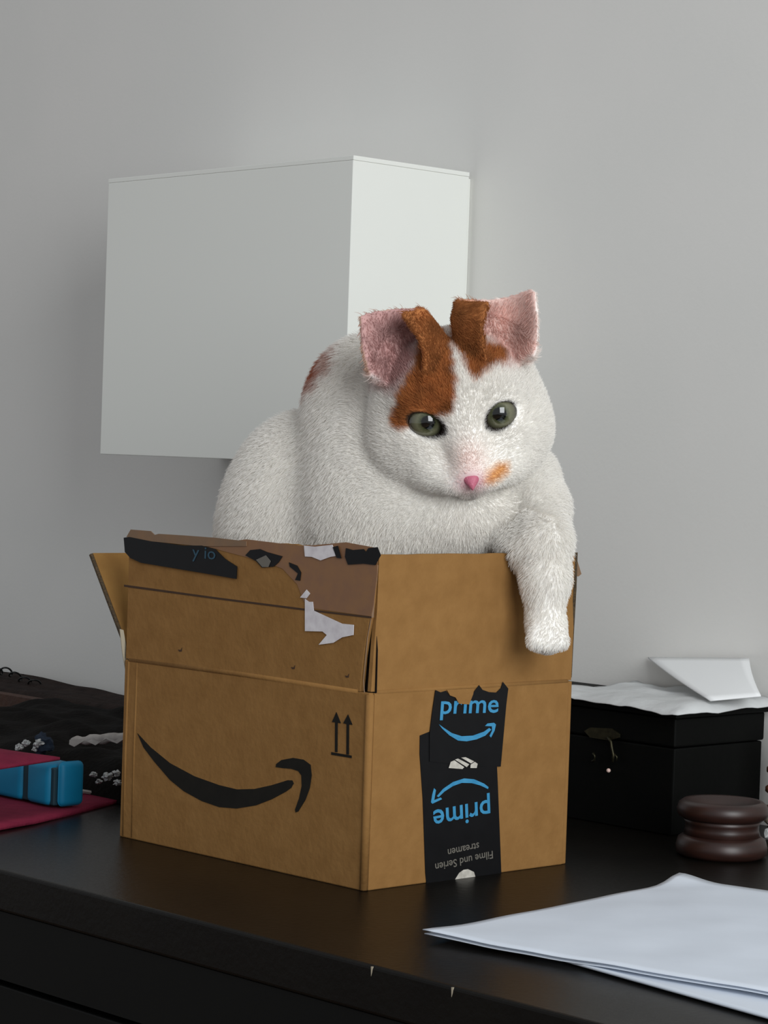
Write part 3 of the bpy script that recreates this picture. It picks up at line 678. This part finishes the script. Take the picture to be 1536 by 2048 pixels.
# gentle relaxation to hide the grid
edges_ = np.concatenate([Fq[:, [0, 1]], Fq[:, [1, 2]], Fq[:, [2, 3]], Fq[:, [3, 0]]])
for _ in range(3):
    acc = np.zeros_like(V); c = np.zeros(len(V))
    np.add.at(acc, edges_[:, 0], V[edges_[:, 1]]); np.add.at(acc, edges_[:, 1], V[edges_[:, 0]])
    np.add.at(c, edges_[:, 0], 1); np.add.at(c, edges_[:, 1], 1)
    V = V*0.45+0.55*acc/np.maximum(c, 1)[:, None]
me = bpy.data.meshes.new('cat_body')
me.vertices.add(len(V)); me.vertices.foreach_set('co', V.ravel())
me.loops.add(len(Fq)*4); me.loops.foreach_set('vertex_index', Fq.ravel().astype(np.int32))
me.polygons.add(len(Fq)); me.polygons.foreach_set('loop_start', np.arange(0, len(Fq)*4, 4, dtype=np.int32)); me.polygons.foreach_set('loop_total', np.full(len(Fq), 4, dtype=np.int32))
me.update(); me.validate()
VN = np.empty(len(V)*3, np.float32); me.vertex_normals.foreach_get('vector', VN); VN = VN.reshape(-1, 3)

# --- coat colours, in the head's own frame
WHITE = np.array(srgb(246, 243, 238)[:3]); ORANGE = np.array(srgb(192, 124, 72)[:3]); DARKO = np.array(srgb(132, 74, 44)[:3]); PALEO = np.array(srgb(226, 172, 110)[:3])
PINK = np.array(srgb(232, 196, 186)[:3]); DPINK = np.array(srgb(190, 150, 146)[:3])
def face_xy(pl):
    """photo-measured outline -> centimetres in the face plane"""
    out = []
    k = 1.302/F_PX*100
    for x, y in pl:
        dx, dy = (x-928)*k, -(y-847)*k
        out.append((dx*math.cos(_a)+dy*math.sin(_a), -dx*math.sin(_a)+dy*math.cos(_a)))
    return np.array(out)
def poly_sd(p, poly):
    d = np.full(len(p), 1e9); ins = np.zeros(len(p), bool); k = len(poly)
    for i in range(k):
        a, b = poly[i], poly[(i+1) % k]; e = b-a; w = p-a
        t = np.clip((w@e)/(e@e), 0, 1); q = w-t[:, None]*e; d = np.minimum(d, (q**2).sum(1))
        c = ((a[1] <= p[:, 1]) & (b[1] > p[:, 1])) | ((b[1] <= p[:, 1]) & (a[1] > p[:, 1]))
        xi = a[0]+(p[:, 1]-a[1])/np.where(abs(e[1]) < 1e-9, 1e-9, e[1])*e[0]
        ins ^= c & (p[:, 0] < xi)
    d = np.sqrt(d); return np.where(ins, -d, d)
PATCH_L = face_xy([(832, 738), (806, 782), (790, 822), (784, 850), (800, 862), (822, 852), (850, 836), (884, 834), (906, 826), (911, 770), (903, 700), (890, 655), (850, 640), (840, 690)])
PATCH_R = face_xy([(900, 600), (908, 690), (932, 735), (950, 764), (975, 742), (1012, 725), (1018, 700), (975, 690), (965, 600)])
PATCH_N = face_xy([(972, 942), (995, 926), (1016, 925), (1017, 942), (998, 962), (974, 972), (966, 962)])
PINK_L = face_xy([(742, 728), (770, 690), (835, 680), (846, 720), (838, 752), (795, 792), (752, 772)])
PINK_R = face_xy([(972, 640), (1000, 670), (1066, 690), (1060, 724), (1020, 732), (985, 716)])
def coat(p, nrm):
    k = len(p); col = np.tile(WHITE, (k, 1))
    d = p-np.array(HO[:]); fr = np.stack([d@np.array(hr[:]), d@np.array(hu0[:])], 1)*100; dep = (d@np.array(hf0[:]))*100
    nz_ = np.array([noise.noise(Vector(q)*260) for q in p])
    nz2 = np.array([noise.noise(Vector(q)*90) for q in p])
    def mix(w, c):
        w = np.clip(w, 0, 1)[:, None]; col[:] = col*(1-w)+c*w
    front_ = (dep > -7.0)
    og = ORANGE*(1-0.35*np.clip(nz2*1.4+0.1, 0, 1))[:, None]+(DARKO-ORANGE)*0.45*np.clip(nz_+0.3, 0, 1)[:, None]
    for poly, c_ in ((PINK_L, DPINK), (PINK_R, PINK)):
        mix(np.where(front_, (0.5-(poly_sd(fr, poly)+0.12*nz_)/0.7)*0.75, 0), c_)
    for poly, soft in ((PATCH_L, 0.22), (PATCH_R, 0.28)):
        sd = poly_sd(fr, poly)+0.16*nz_
        mix(np.where(front_, 0.5-sd/soft/1.2, 0), og)
    sd = poly_sd(fr, PATCH_N)+0.10*nz_; mix(np.where(dep > -2.5, (0.5-sd/0.35)*0.75, 0), PALEO)
    # faint pink along the bridge
    mix(np.exp(-((fr[:, 0])/0.85)**2-((fr[:, 1]+2.2)/1.1)**2)*0.55*(dep > -1.5), PINK)
    mix(np.exp(-((fr[:, 0])/0.62)**2-((fr[:, 1]+3.15)/0.42)**2)*0.9*(dep > -1.5), np.array(srgb(222, 150, 164)[:3]))
    # dark eyelid rims
    for c, ex, ez, wx, wz in LIDS:
        q = p-c; kk = np.sqrt((q@ex/wx)**2+(q@ez/wz)**2)
        mix(np.where((np.abs(q@np.array(hf[:])) < 0.014), (1.16-kk)/0.10, 0), np.array(srgb(52, 42, 38)[:3]))
    # mouth line under the nose
    mix(np.exp(-(fr[:, 0]/0.14)**2-((fr[:, 1]+4.05)/0.35)**2)*0.5*(dep > -2), np.array(srgb(120, 100, 98)[:3]))
    # rusty saddle spot on the withers
    sp_ = np.array(P(632, 742, 1.385)[:]); ds = p-sp_
    e = (ds@np.array(CR[:])*100*0.80+ds@np.array(CU[:])*100*-0.60)/0.72; g_ = (ds@np.array(CR[:])*100*0.60+ds@np.array(CU[:])*100*0.80)/1.9
    mix((1.15-np.sqrt(e*e+g_*g_)+0.5*nz_)*1.1*(dep < -4.5), np.array(srgb(176, 112, 88)[:3]))
    # ears
    bare = np.zeros(k); earn = np.zeros(k)
    for ei, (kd, pts, nn, shp) in enumerate(ears):
        c = pts.mean(0); near = np.where(((p-c)**2).sum(1) < 0.05**2)[0]
        for i in near:
            co, j, dist = kd.find(p[i])
            if dist > 0.0042: continue
            earn[i] = (j % shp[1])/(shp[1]-1)
            u, v = (j//shp[1])/(shp[0]-1), (j % shp[1])/(shp[1]-1)
            n_ = nn[j]; side = float(np.dot(p[i]-pts[j], n_))
            inner = side*ears_sign[ei] > 0
            w = min(1, max(0, (0.0042-dist)/0.0012))
            if u > 0.60 and not inner or u > 0.985:
                c_ = ORANGE*(0.75+0.35*nz2[i])*(1-0.25*(1-v)) if v > 0.05 else ORANGE
                c_ = c_*0.85+DARKO*0.15
            elif inner:
                c_ = PINK*(0.92+0.25*nz2[i]) if ei == 1 else DPINK*(1.0+0.35*nz2[i])
                if u > 0.62: c_ = c_*0.4+ORANGE*0.6
                bare[i] = 1
            else:
                c_ = (WHITE*0.35+ORANGE*0.65) if ei == 0 else (WHITE*0.75+PINK*0.25)
            wv = w*min(1, max(0.0, (v+0.02)/0.10))
            col[i] = col[i]*(1-wv)+np.clip(c_, 0, 1)*wv
    return col, bare, earn
# which side of each ear patch is the hollow one: the side facing the viewer at mid column 1
ears_sign = []
for kd, pts, nn, shp in ears:
    j = int(0.25*shp[0])*shp[1]+shp[1]//2
    ears_sign.append(1.0 if np.dot(nn[j], np.array(hf0[:])) > 0 else -1.0)
colV, bareV, earV = coat(V, VN)
ca = me.color_attributes.new('coat', 'FLOAT_COLOR', 'POINT')
ca.data.foreach_set('color', np.concatenate([colV, np.ones((len(V), 1))], 1).astype(np.float32).ravel())
def coat_mat(name, hair):
    m = bpy.data.materials.new(name); m.use_nodes = True; nt = m.node_tree; b = nt.nodes['Principled BSDF']
    at = nt.nodes.new('ShaderNodeAttribute'); at.attribute_name = 'coat'
    nt.links.new(at.outputs['Color'], b.inputs['Base Color']); b.inputs['Roughness'].default_value = 0.85; b.inputs['Specular IOR Level'].default_value = 0.15
    if hair:
        tr = nt.nodes.new('ShaderNodeBsdfTranslucent'); mx = nt.nodes.new('ShaderNodeMixShader'); mx.inputs[0].default_value = 0.35
        nt.links.new(at.outputs['Color'], tr.inputs[0]); out = nt.nodes['Material Output']
        nt.links.new(b.outputs[0], mx.inputs[1]); nt.links.new(tr.outputs[0], mx.inputs[2]); nt.links.new(mx.outputs[0], out.inputs[0])
    return m
cat = thing('cat', 'white and ginger cat sitting in the cardboard box, one foreleg hanging out', 'cat', B(0.08, 0.10, TH))
body = link('body', me, coat_mat('coat_skin', False), cat, True)

# --- fur: strands rooted on the body
tri = np.concatenate([Fq[:, [0, 1, 2]], Fq[:, [0, 2, 3]]])
a3, b3, c3 = V[tri[:, 0]], V[tri[:, 1]], V[tri[:, 2]]
area = 0.5*np.linalg.norm(np.cross(b3-a3, c3-a3), axis=1)
cen = (a3+b3+c3)/3
wgt = area*np.where(cen[:, 2] > 0.12, 1.0, 0.0)
dn = cen-np.array(HO[:]); headness = np.clip((0.075-np.linalg.norm(dn+np.array(hf0[:])*0.035, axis=1))/0.02, 0, 1)
wgt *= 1+1.2*headness
NS = 260000
pick = np.random.choice(len(tri), NS, p=wgt/wgt.sum())
r1, r2 = np.random.rand(NS, 1), np.random.rand(NS, 1); sw = (r1+r2 > 1); r1 = np.where(sw, 1-r1, r1); r2 = np.where(sw, 1-r2, r2)
root = a3[pick]+(b3[pick]-a3[pick])*r1+(c3[pick]-a3[pick])*r2
nrm = VN[tri[pick, 0]]*(1-r1-r2)+VN[tri[pick, 1]]*r1+VN[tri[pick, 2]]*r2; nrm /= np.linalg.norm(nrm, axis=1, keepdims=True)
rc = colV[tri[pick, 0]]*(1-r1-r2)+colV[tri[pick, 1]]*r1+colV[tri[pick, 2]]*r2
rb = bareV[tri[pick]].max(1)
hd = headness[pick]; re_ = earV[tri[pick]].max(1)
nose_w = np.array(hw(0, 1.2, -2.4)[:])
away = root-nose_w; dist_n = np.linalg.norm(away, axis=1); away /= dist_n[:, None]+1e-9
down = np.tile(np.array((T*0.25-Z*0.9)[:]), (NS, 1))
groom = away*hd[:, None]+down*(1-hd[:, None])
groom -= nrm*(groom*nrm).sum(1, keepdims=True); groom /= np.linalg.norm(groom, axis=1, keepdims=True)+1e-9
length = (0.0052+0.002*np.random.rand(NS))*(1-hd)+hd*(0.0018+0.045*np.clip(dist_n-0.012, 0, 0.07)*1.0)*(0.8+0.4*np.random.rand(NS))
length = np.where(rb > 0, 0.0016+0.004*np.random.rand(NS)**4, length)
length = np.where((re_ > 0.12) & (rb == 0), np.minimum(length, 0.0018+0.0008*np.random.rand(NS)), length)
keep = np.ones(NS, bool)
for s, c, ex, ez in EYES:
    dd = np.linalg.norm(root-np.array(c[:]), axis=1); keep &= ~((dd < 0.0112))
    length = np.where(dd < 0.0150, np.minimum(length, 0.0012+np.clip(dd-0.0112, 0, 1)*0.5), length)
dd = np.linalg.norm(root-np.array(hw(0, 1.45, -2.84)[:]), axis=1); keep &= dd > 0.0048; length = np.where(dd < 0.009, np.minimum(length, 0.0014), length)
paw = np.linalg.norm(root-np.array(P(1096, 1285, 1.303)[:]), axis=1); length = np.minimum(length, 0.0026+0.075*np.clip(paw-0.008, 0, 1))
keep &= np.random.rand(NS) > rb*0.45
root, nrm, rc, groom, length = root[keep], nrm[keep], rc[keep], groom[keep], length[keep]; NS = len(root)
jit = np.random.randn(NS, 3)*0.14; K = 4
d0 = nrm*0.80+groom*0.55+jit; d0 /= np.linalg.norm(d0, axis=1, keepdims=True)
d1 = nrm*0.28+groom*1.0+jit; d1 /= np.linalg.norm(d1, axis=1, keepdims=True)
pos = np.empty((NS, K, 3), np.float32); pos[:, 0] = root-nrm*0.0004
for i in range(1, K):
    f = (i-0.5)/(K-1); dd = d0*(1-f)+d1*f; pos[:, i] = pos[:, i-1]+dd*(length/(K-1))[:, None]
# fur does not grow through the cardboard
fu = pos[:, -1]-np.array(O[:]); fn2, ft2 = fu@np.array(N[:]), fu@np.array(T[:])
bad = (pos[:, -1, 2] < HB+FL) & (((ft2 > -0.0008) & (ft2 < TH+0.0004)) | ((fn2 < TH) & (ft2 > -0.0008)))
pos, rc, length = pos[~bad], rc[~bad], length[~bad]; NS = len(pos)
hc = bpy.data.hair_curves.new('cat_fur'); hc.add_curves([K]*NS)
hc.attributes['position'].data.foreach_set('vector', pos.ravel())
ra = hc.attributes.get('radius') or hc.attributes.new('radius', 'FLOAT', 'POINT')
prof_ = np.array([0.00013, 0.00012, 0.00009, 0.00003], np.float32)
ra.data.foreach_set('value', np.tile(prof_, NS))
at = hc.attributes.new('coat', 'FLOAT_COLOR', 'CURVE')
vary = 1+0.05*np.random.randn(NS, 1)
at.data.foreach_set('color', np.concatenate([np.clip(rc*vary, 0, 1), np.ones((NS, 1))], 1).astype(np.float32).ravel())
fur = link('fur', hc, coat_mat('coat_fur', True), cat); fur['kind'] = 'stuff'

# --- eyes
def eye_mat():
    m = bpy.data.materials.new('cat_eye'); m.use_nodes = True; nt = m.node_tree; b = nt.nodes['Principled BSDF']
    tc = nt.nodes.new('ShaderNodeTexCoord'); sx = nt.nodes.new('ShaderNodeSeparateXYZ'); nt.links.new(tc.outputs['Object'], sx.inputs[0])
    cx = nt.nodes.new('ShaderNodeCombineXYZ'); nt.links.new(sx.outputs[0], cx.inputs[0]); nt.links.new(sx.outputs[1], cx.inputs[1])
    ln = nt.nodes.new('ShaderNodeVectorMath'); ln.operation = 'LENGTH'; nt.links.new(cx.outputs[0], ln.inputs[0])
    nz_ = nt.nodes.new('ShaderNodeTexNoise'); nz_.inputs['Scale'].default_value = 900; nt.links.new(tc.outputs['Object'], nz_.inputs['Vector'])
    ml = nt.nodes.new('ShaderNodeMath'); ml.operation = 'MULTIPLY_ADD'; ml.inputs[1].default_value = 0.0016; nt.links.new(nz_.outputs['Fac'], ml.inputs[0]); nt.links.new(ln.outputs['Value'], ml.inputs[2])
    mr = nt.nodes.new('ShaderNodeMapRange'); mr.inputs['From Min'].default_value = 0.0008; mr.inputs['From Max'].default_value = 0.0118; nt.links.new(ml.outputs[0], mr.inputs['Value'])
    r = nt.nodes.new('ShaderNodeValToRGB'); cr_ = r.color_ramp
    cr_.elements[0].position = 0.0; cr_.elements[0].color = srgb(6, 7, 6)
    cr_.elements[1].position = 1.0; cr_.elements[1].color = srgb(20, 18, 14)
    for p_, c_ in ((0.31, srgb(8, 9, 8)), (0.37, srgb(62, 66, 44)), (0.55, srgb(106, 106, 82)), (0.76, srgb(88, 86, 68)), (0.88, srgb(34, 32, 26))):
        e = cr_.elements.new(p_); e.color = c_
    nt.links.new(mr.outputs[0], r.inputs[0]); nt.links.new(r.outputs[0], b.inputs['Base Color'])
    b.inputs['Roughness'].default_value = 0.06; b.inputs['Coat Weight'].default_value = 0.6; b.inputs['Coat Roughness'].default_value = 0.02
    return m
EM = eye_mat()
gaze_t = CAM+Vector((0.10, 0.3, -0.10))
for s, c, ex, ez in EYES:
    bm = bmesh.new(); bmesh.ops.create_uvsphere(bm, u_segments=40, v_segments=28, radius=0.0112)
    for v in bm.verts:
        if v.co.z > 0.0085: v.co.z += (v.co.z-0.0085)*0.18
    o = link('eye', mesh_bm(bm), EM, cat, True)
    gz_ = (gaze_t-c).normalized()
    o.matrix_parent_inverse = cat.matrix_world.inverted()
    o.matrix_world = Matrix.Translation(c) @ gz_.to_track_quat('Z', 'Y').to_matrix().to_4x4()
    o['label'] = 'green-grey eye with a round dark pupil'
# --- nose leather
bm = bmesh.new(); bmesh.ops.create_uvsphere(bm, u_segments=24, v_segments=16, radius=1)
for v in bm.verts:
    x, y, z = v.co
    wdt = 0.76*(0.50+0.50*min(1, max(-1, z+0.35)))
    v.co = hw(x*wdt, 1.22+y*0.36-0.20*z-0.30*x*x, -2.84+z*0.50)
no = link('nose', mesh_bm(bm), 'nose', cat, True); no['label'] = 'small pink nose'
